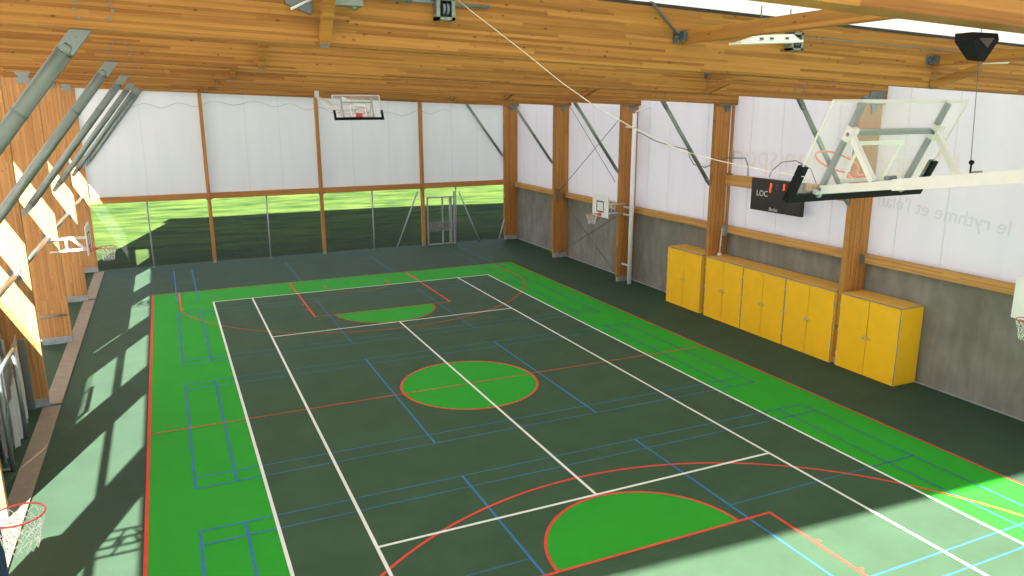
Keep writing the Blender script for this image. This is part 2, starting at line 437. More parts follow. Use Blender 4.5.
# ---------------- beams
beam_desc = ['at the open near end behind the viewer', 'closest in view, crossing the top right corner of the photo', 'long deep one filling the top of the view, carrying the two pulley blocks',
             'second deep one, ending on the column right of the scoreboard', 'ending on the column left of the scoreboard', 'ending on the column beside the white pipe',
             'ending on the second column from the far right corner', 'farthest one, resting above the white end wall']
for i, y in enumerate(YS):
    m = MB(); L = 21.6/math.cos(math.atan(SL))
    m.box(-L/2, L/2, -.1, .1, 0, BH, bev=.006)
    o = m.build('glulam_beam', M['beam'], None, (0, 0, 0))
    o.location = (-.1, y, zb(-.1)-(.085 if i == 1 else 0)); o.rotation_euler = (0, -math.atan(SL), 0); ORG[o.name] = Vector(o.location)
    tag(o, 'laminated pine roof beam, '+beam_desc[i], 'beam', 'glulam roof beams')

# ---------------- purlins (run along y between the frames) and their timber knees
def purlin(x, i, label):
    y0, y1 = YS[i]+.1, YS[i+1]-.1; zc = zb(x)+(.43 if x > -2 else .655)
    t = thing('timber_purlin', label, 'purlin', (x, y0, zc), 'timber purlins between the beams')
    MB().box(x-.06, x+.06, y0+.01, y1-.01, zc-.085, zc+.085).build('bar', M['purlin'], t)
    for yy, s in ((y0, 1), (y1, -1)):
        m = MB(); m.box(x-(.125 if i == 1 else .07), x-.062, min(yy, yy+s*.14), max(yy, yy+s*.14), zc-.06, zc+.06); m.box(x-(.20 if i == 1 else .1), x-.062, min(yy, yy+s*.03), max(yy, yy+s*.03), zc-.08, zc+.08)
        for a in range(6 if i == 1 else 0): m.tube([(x-.13+.055*math.cos(a*PI/3), yy+s*.02, zc+.055*math.sin(a*PI/3)), (x-.13+.055*math.cos(a*PI/3), yy+s*.075, zc+.055*math.sin(a*PI/3))], .016, 6)
        m.build('end_connector', M['bolt'], t)
    return t
def knee(x, i, side, label):
    y = YS[i]-side*0.0; yb = YS[i]+side*.1
    z0 = zb(x)+.05; z1 = zb(x)+.17
    t = thing('knee_brace', label, 'brace', (x, yb, z0), 'short timber knee braces'); dy, zt = (.78, z1+.10) if x > 0 else (.50, zb(x)+.56)
    m = MB(); m.bar((x, yb+side*.02, z0), (x, yb+side*dy, zt), .11, .115); m.build('strut', M['purlin'], t)
    m = MB(); m.box(x-.05, x+.05, min(yb+side*.0, yb+side*.012), max(yb, yb+side*.012), z0-.07, z0+.09)
    m.build('steel_plate', M['bolt'], t)
nm = {-4.93: 'left', -.12: 'middle', 4.8: 'right'}
bayn = ['nearest bay overhead', 'bay before the pulley beam', 'bay right behind the pulley beam', 'court centre bay', 'bay before the white pipe', 'bay behind the white pipe', 'last bay at the white end wall']
for i in range(0, 7):
    for x in nm:
        if i > 1 and x == -.12: continue
        purlin(x, i, 'timber purlin of the %s row in the %s' % (nm[x], bayn[i]))
for i in range(1, 8):
    for x in (-4.93, 4.8):
        knee(x, i, -1, 'timber knee under a beam, %s row, %s' % (nm[x], bayn[i-1]))

# ---------------- columns
def column(x0, x1, y, label, mat, grp, i, right):
    t = thing('timber_column', label, 'column', ((x0+x1)/2, y, 0), grp)
    m = MB(); m.add([(x, yy, z) for x, z in ((x0, .20), (x1, .20), (x1, zb(x1)+.0), (x0, zb(x0)+.0)) for yy in (y-TH/2, y+TH/2)],
                    [(0, 2, 4, 6), (1, 7, 5, 3), (0, 1, 3, 2), (2, 3, 5, 4), (4, 5, 7, 6), (6, 7, 1, 0)])
    m.build('shaft', mat, t)
    m = MB(); m.box(x0+.04, x1-.0, y-TH/2-.006, y+TH/2+.006, 0, .22, bev=.004)
    m.build('steel_shoe', M['shoe'], t)
    yf = y-TH/2
    xc = (x0+x1)/2
    if right:      # folded plate with bolts under the beam
        m = MB(); zt = zb(xc)
        m.box(xc-.36, xc+.36, yf-.10, yf+.02, zt-.035, zt-.005)
        m.prism([(xc-.05, yf-.02, zt-.03), (xc+.22, yf-.02, zt-.03), (xc+.10, yf-.02, zt-.22), (xc-.0, yf-.02, zt-.26)], (0, .02, 0))
        for a in range(5): m.tube([(xc-.28+.13*a, yf-.07, zt-.05), (xc-.28+.13*a, yf-.07, zt-.025)], .02, 6)
        if i == 3:
            m.box(xc-.42, xc+.30, yf-.05, yf-.035, zt+.06, zt+.20); m.box(xc-.15, xc+.38, yf-.052, yf-.037, zt+.12, zt+.30)
            for a in range(5): m.tube([(xc-.36+.14*a, yf-.045, zt+.14+.03*(a % 2)), (xc-.36+.14*a, yf-.07, zt+.14+.03*(a % 2))], .02, 6)
        m.build('head_plate', M['galvd'], t)
    else:          # bow-tie splice plate across the joint
        m = MB(); zt = zb(xc)
        p = [(-.21, .15), (-.1, .02), (-.22, -.15), (.22, -.15), (.1, -.02), (.21, .15)]
        m.prism([(xc+.12+a, yf-.035, zt-.0+b) for a, b in p], (0, .012, 0))
        m.box(xc-.05, xc+.28, yf-.028, yf, zt-.1, zt+.1)
        m.build('splice_plate', M['galv'], t)
    # bolt heads where the steel brace lands
    xe = x0 if right else x1; s = 1 if right else -1
    m = MB()
    for a in range(4):
        for b in range(3):
            px = xe+s*(.16+.07*b+(.03 if a % 2 else 0)); pz = 4.95-.11*a-.05*b
            m.tube([(px, yf-.004, pz), (px, yf+.012-.024, pz)], .012, 6)
    m.build('bolts', M['bolt'], t)
    return t
ld = ['at the near end, out of sight', 'left side, beside the viewer', 'left side behind the closest practice hoop', 'left side, its cream face cutting the lower left corner', 'left side, with the grey net stored in front of it',
      'left side, carrying the white arms of the far practice hoop', 'left side, just behind that far practice hoop', 'left side, farthest, at the white end wall']
rd = ['at the near end, out of sight', 'right side near end', 'right side by the cut-off practice hoop', 'right side between the two right yellow cabinets', 'right side at the gap left of the scoreboard', 'right side next to the white downpipe',
      'right side, second from the far corner', 'right side, in the far corner']
for i, y in enumerate(YS):
    column(XL0, XL1, y, 'wide laminated timber column, '+ld[i], M['column_l'], 'left side columns', i, False)
    column(XR0, XR1, y, 'wide laminated timber column, '+rd[i], M['column'], 'right side columns', i, True)

# ---------------- steel diagonal braces between column and beam
def steel_brace(x0, z0, x1, z1, y, label, grp, tr=.08):
    """(x0,z0) on the column, (x1,z1) on the beam"""
    t = thing('steel_brace', label, 'brace', (x0, y, z0), grp)
    a = Vector((x0, y, z0)); b = Vector((x1, y, z1)); d = (b-a).normalized()
    yq = y
    a1 = a+d*.28; b1 = b-d*.25; q8 = tr/.088
    MB().tube([a1, b1], tr, 18).build('tube', M['galv'], t)
    m = MB(); mid = b1-d*.75; m.tube([mid-d*.012, mid+d*.012], tr*1.07, 18); m.build('weld_collar', M['galvd'], t)
    n = Vector((0, 0, 1)); 
    # flared end plates, lying in the plane of the frame
    side = Vector((d.z, 0, -d.x))
    for c, dd, nme in ((b1, d, 'top_plate'), (a1, -d, 'foot_plate')):
        w0, w1 = .085*q8, (.13 if nme == 'top_plate' else .10)*q8
        L = .26 if nme == 'top_plate' else .30
        m = MB()
        if nme == 'top_plate':
            # flat edge follows the underside of the beam
            e1 = c+dd*L+side*w1; e2 = c+dd*L-side*w1
            e1.z = zb(e1.x)-.004; e2.z = zb(e2.x)-.004
            poly = [c+side*w0, e1, e2, c-side*w0]
        else: poly = [c+side*w0, c+dd*L+side*w1*.5, c+dd*L-side*w1*.5, c-side*w0]
        for off in (-.05*q8, .038*q8): m.prism([p+Vector((0, off, 0)) for p in poly], (0, .012, 0))
        m.tube([c-dd*.02, c+dd*.07], tr*1.06, 18, tr*.7)
        for q in ((.11, .035), (.11, -.035), (.17, 0.)):
            p = c+dd*q[0]+side*q[1]; m.tube([p+Vector((0, -.066, 0)), p+Vector((0, .06, 0))], .016, 8)
        m.build(nme, M['galv'], t)
    # ring of bolt heads in the beam face
    m = MB(); cx = x1+(.14 if x1 < 0 else -.14); 
    for ang in (-35, 0, 25, 52, 90, 122, 150, 180, 215):
        r = .165
        px = cx+r*math.cos(math.radians(ang)); pz = zb(cx)+.18+r*.95*math.sin(math.radians(ang))*.85
        MB().tube([(px, y-.1+.003, pz), (px, y-.118, pz)], .015, 8).build('bolt', M['bolt'], t)
    return t
bl = ['left side, closest and thickest in view', 'left side, second from the viewer', 'left side, third from the viewer', 'left side, fourth from the viewer', 'left side, fifth from the viewer', 'left side, farthest in front of the white end wall']
for k, i in enumerate(range(2, 8)):
    steel_brace(-9.66, 4.62, -7.27, zb(-7.27)-.005, YS[i]-(0. if i < 8 else 0), 'galvanised tube brace, '+bl[k], 'left steel tube braces')
br = ['right side by the cut-off practice hoop', 'right side, partly behind the big glass backboard', 'right side, ending on the column left of the scoreboard', 'right side, thickest one left of the white pipe', 'right side, second from the far corner', 'right side, farthest on the corner column']
for k, i in enumerate(range(2, 8)):
    steel_brace(9.72, 4.45, 7.72, zb(7.72)-.005, YS[i], 'galvanised tube brace, '+br[k], 'right steel tube braces', .062)

# ---------------- horizontal steel tie tubes between left columns
for i, lab in ((3, 'in the bay with the stored net'), (4, 'in the second bay, behind the first column'), (5, 'in the third bay'), (6, 'in the last bay by the end wall')):
    y0, y1 = YS[i]+TH/2, YS[i+1]-TH/2
    t = thing('tie_tube', 'pale steel tie tube between left columns, '+lab, 'tie tube', (-10.0, y0, 3.25), 'left steel tie tubes')
    MB().tube([(-10.0, y0+.02, 3.25), (-10.0, y1-.02, 3.25)], .065, 14).build('tube', M['galv'], t)
    m = MB(); m.box(-10.11, -9.89, y1-.035, y1-.004, 3.12, 3.38); m.tube([(-10.0, y1-.16, 3.25), (-10.0, y1-.03, 3.25)], .08, 12)
    m.box(-10.11, -9.89, y0+.004, y0+.035, 3.12, 3.38)
    m.build('end_plates', M['galvd'], t)

# ---------------- left wall: partly open; membranes above
lw = sroot('wall_left', (-10.62, 0, 0))
def sheet_x(x, y0, y1, z0, z1, mat, name, par, t=.012):
    MB().box(x-t/2, x+t/2, y0, y1, z0, z1).build(name, mat, par)
for i in range(0, 7):
    y0, y1 = YS[i]+.01, YS[i+1]-.01
    sheet_x(-10.62, y0, y1, 5.80, zb(-10.62)+BH, M['membrane_sun'], 'membrane', lw)
    MB().box(-10.66, -10.58, y0, y1, 5.72, 5.82).build('rail', M['rail_y'], lw)
    MB().box(-10.66, -10.58, y0, y1, 4.25, 4.42).build('rail', M['rail_y'], lw)
    if i >= 4: sheet_x(-10.62, y0, y1, .0, 4.26, M['membrane_sun'], 'membrane', lw)
    elif i == 3: MB().box(-10.70, -10.58, y0, y1, 0, 2.9).build('low_panel', M['concrete'], lw)
    else: MB().box(-10.70, -10.58, y0, y1, 0, .9).build('low_panel', M['concrete'], lw)

# ---------------- right wall: concrete, membrane, lettering seen from behind
rwl = sroot('wall_right', (10.6, 0, 0))
MB().box(10.55, 10.8, -22, 20.1, -.1, 3.0).build('concrete_base', M['concrete'], rwl)
m = MB(); m.box(10.50, 10.55, -22, 19.7, 0, .025); m.build('base_strip', M['shoe'], rwl)
for i in range(0, 7):
    y0, y1 = YS[i]+.005, YS[i+1]-.005+(.12 if i == 6 else 0)
    sheet_x(10.62, y0, y1, 2.98, zb(10.6)+BH+.02, M['membrane'], 'membrane', rwl)
# welded seams of the membrane
m = MB()
for i in range(7):
    for f in (.24, .62, .86): yy = YS[i]+f*5.65; m.box(10.606, 10.611, yy-.012, yy+.012, 3.1, zb(10.6)+.7)
m.build('seam', M['print_grey'], rwl)
s0 = Vector((0, 1, .085)).normalized()
text_mesh('lettering', "le rythme et l'\u00e9lan", .50, M['print_grey'], rwl, (10.603, -2.95, 4.40), s0, (0, -.085, 1), align='RIGHT', ext=.001)
text_mesh('lettering', "L'espace omnisport", 1.05, M['print_red'], rwl, (10.603, 3.05, 5.08), (0, 1, -.012), (0, .012, 1), align='RIGHT', ext=.001)
# sill rails per bay
sdesc = ['nearest bay', 'bay nearest the viewer', 'bay right of the last cabinet', 'bay above the middle cabinets', 'bay holding the first cabinet', 'bay behind the far practice hoop', 'bay in the far corner']
for i in range(0, 7):
    y0, y1 = YS[i]+TH/2+.005, YS[i+1]-TH/2-.005
    t = thing('sill_rail', 'timber rail capping the concrete wall, '+sdesc[i], 'rail', (10.42, y0, 2.84), 'right wall sill rails')
    MB().box(10.33, 10.53, y0, y1, 2.84, 3.07, bev=.006).build('rail', M['rail_y'], t)
    m = MB()
    for yy, s in ((y0, 1), (y1, -1)):
        m.box(10.26, 10.33, min(yy, yy+s*.12), max(yy, yy+s*.12), 2.82, 3.05)
    m.build('bracket', M['galvd'], t)
t = thing('sill_rail', 'upper timber rail that carries the black scoreboard', 'rail', (10.4, 0, 4.40))
MB().box(10.30, 10.48, YS[3]+TH/2, YS[4]+.3, 4.42, 4.78, bev=.006).build('rail', M['rail_y'], t)
MB().box(10.29, 10.36, YS[4]-.35, YS[4]-TH/2-.005, 4.785, 4.82).build('bracket', M['galvd'], t)

# ---------------- far end wall (white membranes over an open lower strip)
bw_ = sroot('wall_back', (0, 19.9, 0))
px = [XL1, -4.93, .11, 5.19, XR0]
for a in range(4):
    x0, x1 = px[a]-(.85 if a == 0 else 0), px[a+1]+(.85 if a == 3 else 0)
    m = MB(); y = 19.915
    m.add([(x0, y, 3.18), (x1, y, 3.18), (x1, y, zb(x1)+.5), (x0, y, zb(x0)+.5)], [(0, 1, 2, 3)])
    m.build('membrane', M['membrane'], bw_)
m = MB()
for x in (-7.4, -3.1, -1.6, 1.8, 3.6, 6.9, 8.3): m.box(x-.01, x+.01, 19.90, 19.908, 3.2, zb(x)+.1)
m.build('seam', M['print_grey'], bw_)
# looping pale cord along the top of the end wall
m = MB(); pts = []
for a in range(120):
    x = -8.0+a*.125; pts.append((x, 19.86, zb(x)-.50+.10*math.sin(x*4.1+.6*math.sin(x))-.15*math.sin(x*.6)))
m.tube(pts, .011, 5); m.build('cord', M['cord_grey'], bw_)
pd = ['left of the hanging glass backboard', 'below the left edge of the hanging glass backboard', 'beside the mesh gate']
for x, dsc in zip(px[1:4], pd):
    t = thing('timber_post', 'slim timber end wall post, '+dsc, 'post', (x, 19.72, 0), 'far end wall posts')
    MB().box(x-.075, x+.075, 19.62, 19.84, .16, zb(x)-.0, bev=.006).build('shaft', M['post'], t)
    MB().box(x-.06, x+.06, 19.64, 19.82, 0, .17).build('steel_shoe', M['shoe'], t)
    m = MB(); m.box(x-.13, x-.076, 19.60, 19.7, 2.93, 3.05); m.box(x+.076, x+.13, 19.60, 19.7, 2.93, 3.05); m.build('bracket', M['galvd'], t)
fd = ['leftmost of the four bays', 'second bay from the left', 'third bay from the left', 'bay above the mesh gate']
for a in range(4):
    o = MB().box(px[a]+(.08 if a else .0), px[a+1]-(.08 if a < 3 else .0), 19.66, 19.86, 2.97, 3.22, bev=.006).build('cross_rail', M['rail_x'])
    tag(o, 'horizontal timber rail of the far end wall, '+fd[a], 'rail', 'far end wall rails')
# fence: slim steel posts, mesh infill
fp = ['left bay', 'second bay', 'third bay', 'gate bay']
for x, dsc in ((-7.5, 'leftmost, behind the far left hoop'), (-2.43, 'between the left and middle timber posts'), (2.60, 'between the middle and right timber posts'), (7.0, 'right of the mesh gate')):
    t = thing('fence_post', 'slim grey steel fence post, '+dsc, 'post', (x, 19.95, 0), 'far fence posts')
    MB().tube([(x, 19.78, 0), (x, 19.78, 2.96)], .034, 10).build('tube', M['zinc'], t)
    MB().box(x-.06, x+.06, 19.72, 19.84, 0, .015).build('foot_plate', M['zinc'], t)
for a in range(4):
    m = MB(); x0, x1 = px[a], px[a+1]
    m.add([(x0, 19.80, .04), (x1, 19.80, .04), (x1, 19.80, 2.96), (x0, 19.80, 2.96)], [(0, 1, 2, 3)])
    o = m.build('mesh_fence', M['mesh'], None, ((x0+x1)/2, 19.80, .04))
    tag(o, 'fine see-through wire mesh closing the open strip, '+fd[a], 'fence', 'far end mesh panels')
def stay(p, q, lab):
    o = MB().tube([p, q], .035, 10).build('fence_stay', M['zinc']); tag(o, lab, 'stay', 'slanted fence stays')
stay((4.92, 19.70, 2.82), (3.66, 19.45, .03), 'slanted steel stay left of the mesh gate')
stay((7.15, 19.70, 2.72), (8.2, 19.45, .03), 'slanted steel stay right of the mesh gate')
stay((9.72, 19.70, 1.1), (9.28, 19.45, .03), 'short slanted steel stay beside the far right corner column')
# gate
t = thing('mesh_gate', 'grey steel mesh gate with a solid middle panel in the far fence', 'gate', (6.05, 19.68, 0))
m = MB()
for x in (5.42, 6.22, 6.62): m.bar((x, 19.66, .05), (x, 19.66, 2.48), .07, .06, (0, 1, 0))
m.bar((5.38, 19.66, 2.48), (6.9, 19.66, 2.48), .06, .07); m.bar((5.38, 19.66, .06), (6.9, 19.66, .06), .06, .06)
m.bar((6.86, 19.66, .0), (6.86, 19.66, 2.75), .07, .07, (0, 1, 0)); m.bar((6.70, 19.66, .0), (6.70, 19.66, 2.48), .05, .05, (0, 1, 0))
m.build('gate_frame', M['zinc'], t)
MB().box(5.44, 6.84, 19.67, 19.69, .72, 1.22).build('kick_panel', plain('grey_gate_panel', (.16, .18, .17), .6), t)
m = MB(); m.tube([(6.0, 19.62, 1.02), (6.16, 19.62, 1.02)], .02, 8); m.box(6.14, 6.22, 19.62, 19.66, .92, 1.1); m.build('handle', M['chrome'], t)

# ---------------- yellow cabinets
def cabinet(y0, y1, label, knobs=True):
    t = thing('storage_cabinet', label, 'cabinet', (10.1, (y0+y1)/2, 0), 'yellow storage cabinets')
    xf = 9.70; xb = 10.49; z1 = 2.05
    m = MB(); m.box(xf, xb, y0, y0+.02, 0.01, z1-.02); m.box(xf, xb, y1-.02, y1, .01, z1-.02); m.box(xb-.02, xb, y0+.02, y1-.02, .01, z1-.02); m.box(xf, xb-.02, y0+.02, y1-.02, .01, .03)
    m.build('carcass', M['yellow'], t)
    m = MB(); m.mat(M['cabedge']).box(xf-.012, xb, y0, y1, z1-.02, z1+.012); m.mat(M['cabtop']).box(xf+.004, xb, y0+.012, y1-.012, z1+.0125, z1+.018)
    m.build('top_board', None, t)
    ym = (y0+y1)/2
    for a, b, s in ((y0+.028, ym-.009, 1), (ym+.009, y1-.028, -1)):
        d = MB().box(xf-.022, xf-.002, a, b, .015, z1-.03, bev=.003).build('door', M['yellow'], t)
        yk = b if s > 0 else a
        m = MB(); m.box(xf-.035, xf-.0225, yk-s*.06-.012, yk-s*.06+.012, .98, 1.10); m.tube([(xf-.055, yk-s*.02, 1.04), (xf-.055, yk-s*.15, 1.04)], .011, 8); m.tube([(xf-.0225, yk-s*.06, 1.04), (xf-.058, yk-s*.06, 1.04)], .009, 8)
        m.build('handle', M['chrome'], d)
        yh = a if s > 0 else b
        m = MB()
        for z in (.35, 1.7, 1.03): MB().tube([(xf-.024, yh-s*.008, z-.05), (xf-.024, yh-s*.008, z+.05)], .009, 8).build('hinge', M['chrome'], d)
    # grey rails visible at the sides of the doors
    m = MB(); m.box(xf-.006, xf+.0, y0+.0, y0+.026, .015, z1-.02); m.box(xf-.006, xf+.0, y1-.026, y1, .015, z1-.02); m.build('edge_strip', M['cabedge'], t)
    return t
cabinet(3.00, 4.96, 'yellow two-door cabinet farthest left, apart from the row by a timber column')
cabinet(.96, 2.795, 'yellow two-door cabinet, leftmost of the three joined in the middle row')
cabinet(-.87, .955, 'yellow two-door cabinet, centre one of the three joined in the middle row')
cabinet(-2.71, -.875, 'yellow two-door cabinet, rightmost of the three joined in the middle row')
cabinet(-4.78, -2.89, 'yellow two-door cabinet at the right end, its yellow side panel visible')

# ---------------- scoreboard
t = thing('scoreboard', 'black electronic scoreboard with red digits on the upper timber rail', 'scoreboard', (10.2, .33, 3.79))
MB().box(10.17, 10.29, -.74, 1.40, 3.80, 4.80, bev=.012).build('housing', M['black_gloss'], t)
X = (0, -1, 0); Z = (0, 0, 1)
yl, zt_ = 1.40, 4.80
def seg(u0, u1, v0, v1, mat, name):
    MB().box(10.160, 10.168, yl-u1*2.14, yl-u0*2.14, zt_-v1, zt_-v0).build(name, mat, t)
seg(.385, .415, .12, .24, M['score_red'], 'digit'); seg(.375, .405, .26, .39, M['score_red'], 'digit')
seg(.645, .668, .10, .19, M['score_red'], 'digit'); seg(.640, .662, .20, .29, M['score_red'], 'digit')
seg(.51, .525, .15, .175, M['grey_tube'], 'colon_dot'); seg(.505, .52, .26, .285, M['grey_tube'], 'colon_dot'); seg(.69, .70, .40, .42, M['grey_tube'], 'colon_dot')
text_mesh('lettering', 'LOC', .25, M['score_white'], t, (10.165, yl-.115*2.14, zt_-.54), X, Z, ext=.002)
text_mesh('logo', 'Bodet', .15, M['score_white'], t, (10.165, yl-.39*2.14, zt_-.955), X, Z, ext=.002)

# ---------------- practice hoops on the columns
def net(c, R, h, mat, parent, n=12):
    m = MB(); lv = 5
    def P(k, l):
        f = l/lv; r = R*(1-.42*f+.04*math.sin(f*9)); a = 2*PI*(k+.5*(l % 2))/n
        return Vector(c)+Vector((r*math.cos(a), r*math.sin(a), -h*f))
    for k in range(n):
        for l in range(lv):
            m.tube([P(k, l), P(k, l+1)], .0048, 4)
            m.tube([P(k+(1 if l % 2 else 0), l), P(k+(0 if l % 2 else -0), l+1)] if l % 2 else [P(k+1, l), P(k, l+1)], .0048, 4)
    return m.build('net', mat, parent)
def practice_hoop(s, y, label, dy=0., zr=2.85, wide=1.2):
    """s=-1 left side facing +x, s=+1 right side facing -x"""
    xb = s*8.93; f = -s          # board plane and facing direction
    col = XL1 if s < 0 else XR0
    t = thing('practice_hoop', label, 'basketball hoop', (xb, y, zr), 'column mounted practice hoops')
    w = wide/2; z0 = zr-.13; z1 = zr+.74
    b = MB(); b.box(min(xb, xb-f*.03), max(xb, xb-f*.03), y-w, y+w, z0, z1, bev=.006); b = b.build('backboard', M['white_board'], t)
    xm = xb+f*.004; m = MB(); q = .27; a0, a1 = zr+.06, zr+.46; lw_ = .045
    def blk(ya, yb_, za, zb_): m.box(min(xm, xb), max(xm, xb), ya, yb_, za, zb_)
    blk(y-q, y+q, a1, a1+lw_); blk(y-q, y+q, a0, a0+lw_); blk(y-q, y-q+lw_, a0+lw_, a1); blk(y+q-lw_, y+q, a0+lw_, a1)
    m.build('target_square', M['black'], b)
    c = Vector((xb+f*(.38 if s > 0 else (.46 if y > 0 else .53)), y, zr)); RR = .225 if s > 0 else .25
    m = MB(); m.ring(c, RR, .0105); m.bar((xb, y-.09, zr-.005), (c.x-f*.2, y-.05, zr-.005), .02, .02); m.bar((xb, y+.09, zr-.005), (c.x-f*.2, y+.05, zr-.005), .02, .02)
    m.box(min(xb, xb+f*.012), max(xb, xb+f*.012), y-.1, y+.1, zr-.1, zr+.04)
    m.tube([(xb+f*.01, y-.08, zr-.09), (c.x-f*.19, y-.05, zr-.01)], .009, 6); m.tube([(xb+f*.01, y+.08, zr-.09), (c.x-f*.19, y+.05, zr-.01)], .009, 6)
    r = m.build('rim', M['rim'], t)
    net(c-Vector((0, 0, .012)), RR-.006, .38, M['net'], t)
    # white tubular bracket: two parallel frames reaching back past the column
    m = MB(); xe = col-f*.25; yf = y
    for yy in (y-.13, y+.13):
        m.tube([(xb-f*.03, yy, zr+.34), (xe, yy, zr+.34)], .023, 8); m.tube([(xb-f*.03, yy, zr-.02), (xe, yy, zr-.02)], .023, 8)
        xq = xb-f*.60
        m.tube([(xq, yy, zr-.02), (xq, yy, zr+.34)], .023, 8)
        m.tube([(xb-f*.10, yy, zr-.02), (xq+f*.12, yy, zr+.34)], .018, 8)
    m.bar((xq, y-.13, zr+.16), (xq, y+.13, zr+.16), .04, .04)
    m.build('bracket', M['white_steel'], t)
    return t
practice_hoop(-1, YS[5], 'white practice hoop on the far left timber column, seen nearly edge-on')
practice_hoop(-1, YS[2]-.24, 'red practice hoop rim cut by the lower left edge of the photo')
practice_hoop(1, YS[5], 'white practice hoop on the right column beside the white downpipe')
practice_hoop(1, YS[2], 'white practice hoop cut by the right edge of the photo')

# ---------------- downpipe beside right column
t = thing('downpipe', 'white downpipe standing in front of the timber column on the right wall', 'pipe', (9.98, 7.85, 0))
MB().tube([(9.98, 7.85, .02), (9.98, 7.85, 6.72)], .09, 16).build('pipe', M['white_plastic'], t)
m = MB(); m.tube([(9.98, 7.85, 6.66), (10.02, 7.80, 6.80), (10.2, 7.7, 6.86), (10.5, 7.62, 6.9)], .028, 10); m.build('elbow', M['white_plastic'], t)
m = MB()
for z in (.75, 2.78, 3.08, 6.2): m.ring((9.98, 7.85, z), .098, .014, n=20); m.bar((9.98, 7.95, z), (9.98, 8.42, z), .06, .07)
m.build('clamp', M['white_steel'], t)
# second thin conduit on the column left of scoreboard
t = thing('conduit', 'thin pale conduit with a grey switch box above the middle cabinets', 'conduit', (10.2, 2.6, 2.1))
MB().tube([(10.33, 2.76, 7.0), (10.33, 2.76, 3.2)], .018, 8).build('tube', M['white_steel'], t)
MB().tube([(10.20, 2.70, 3.0), (10.14, 2.68, 2.12)], .022, 8).build('lower_tube', M['white_steel'], t)
MB().box(10.20, 10.34, 2.58, 2.74, 2.75, 3.08, bev=.01).build('switch_box', M['grey_tube'], t)
MB().box(10.08, 10.18, 2.60, 2.72, 2.072, 2.16, bev=.01).build('socket_box', M['white_plastic'], t)

# ---------------- wire cross bracing on the right wall (second bay)
def wire(pts, r, mat, lab, cat='cable', grp=None, name='steel_cable'):
    o = MB().tube(pts, r, 6).build(name, mat); return tag(o, lab, cat, grp)
wire([(10.05, 13.98, 3.2), (10.05, 8.65, 6.75)], .014, M['wire'], 'bracing cable rising to the right between the two columns by the white pipe', grp='bracing cables')
wire([(9.72, 8.7, 4.05), (9.72, 12.55, 7.0)], .012, M['wire'], 'bracing cable falling to the right between the two columns by the white pipe', grp='bracing cables')
wire([(10.0, 13.98, .2), (10.0, 8.7, 2.75)], .014, M['wire'], 'bracing cable crossing the concrete behind the far right practice hoop', grp='bracing cables')
wire([(10.05, 13.98, 3.1), (10.02, 12.6, 2.2), (10.02, 8.7, -.0+.1)], .010, M['wire'], 'thin bracing cable falling across the concrete below the far right practice hoop', grp='bracing cables')
t = thing('turnbuckle', 'dark steel turnbuckle node on the second column from the far right corner', 'turnbuckle', (10.02, 13.95, 3.0))
m = MB(); m.ring((9.95, 14.02, 3.15), .09, .022, (1, 0, 0), (0, 0, 1), 18, 6); m.bar((9.95, 14.02, 3.05), (9.95, 14.02, 2.7), .06, .05, (0, 1, 0)); m.build('clevis', M['bolt'], t)

# cables and rope
rope = [(-3.38, -8.64, 8.16), (-3.29, -8.77, 8.04), (-3.07, -9.11, 7.77), (-2.85, -9.44, 7.5), (-2.64, -9.76, 7.23), (-2.43, -10.09, 6.99), (-2.17, -10.48, 6.75), (-1.88, -10.93, 6.53), (-1.64, -11.3, 6.43), (-1.41, -11.65, 6.36), (-1.18, -11.95, 6.31)]
wire(rope, .0045, M['cord'], 'pale rope sagging from the pulley block down to the big glass backboard', 'rope', name='rope')
cab = [(10.0, 8.65, 6.2), (10.35, 7.94, 5.98), (10.4, 7.05, 5.71), (10.4, 5.97, 5.57), (10.4, 5.01, 5.47), (10.4, 4.9, 5.22), (10.4, 4.64, 4.98), (10.4, 4.02, 4.92), (10.3, 3.45, 5.07), (9.72, 2.9, 5.13), (10.2, 2.70, 5.32), (10.4, 2.04, 5.35), (10.4, 1.88, 5.11), (10.4, 1.85, 4.79)]
wire(cab, .016, M['wire'], 'thin dark cable looping along the white wall to the scoreboard rail', name='cable')
wire([(10.4, .9, 4.83), (10.2, .6, 5.05), (10.1, .1, 5.35), (10.2, -.35, 5.42), (10.35, -.8, 5.2), (10.4, -1.0, 4.8)], .014, M['wire'], 'short dark cable loop above the scoreboard', name='cable')

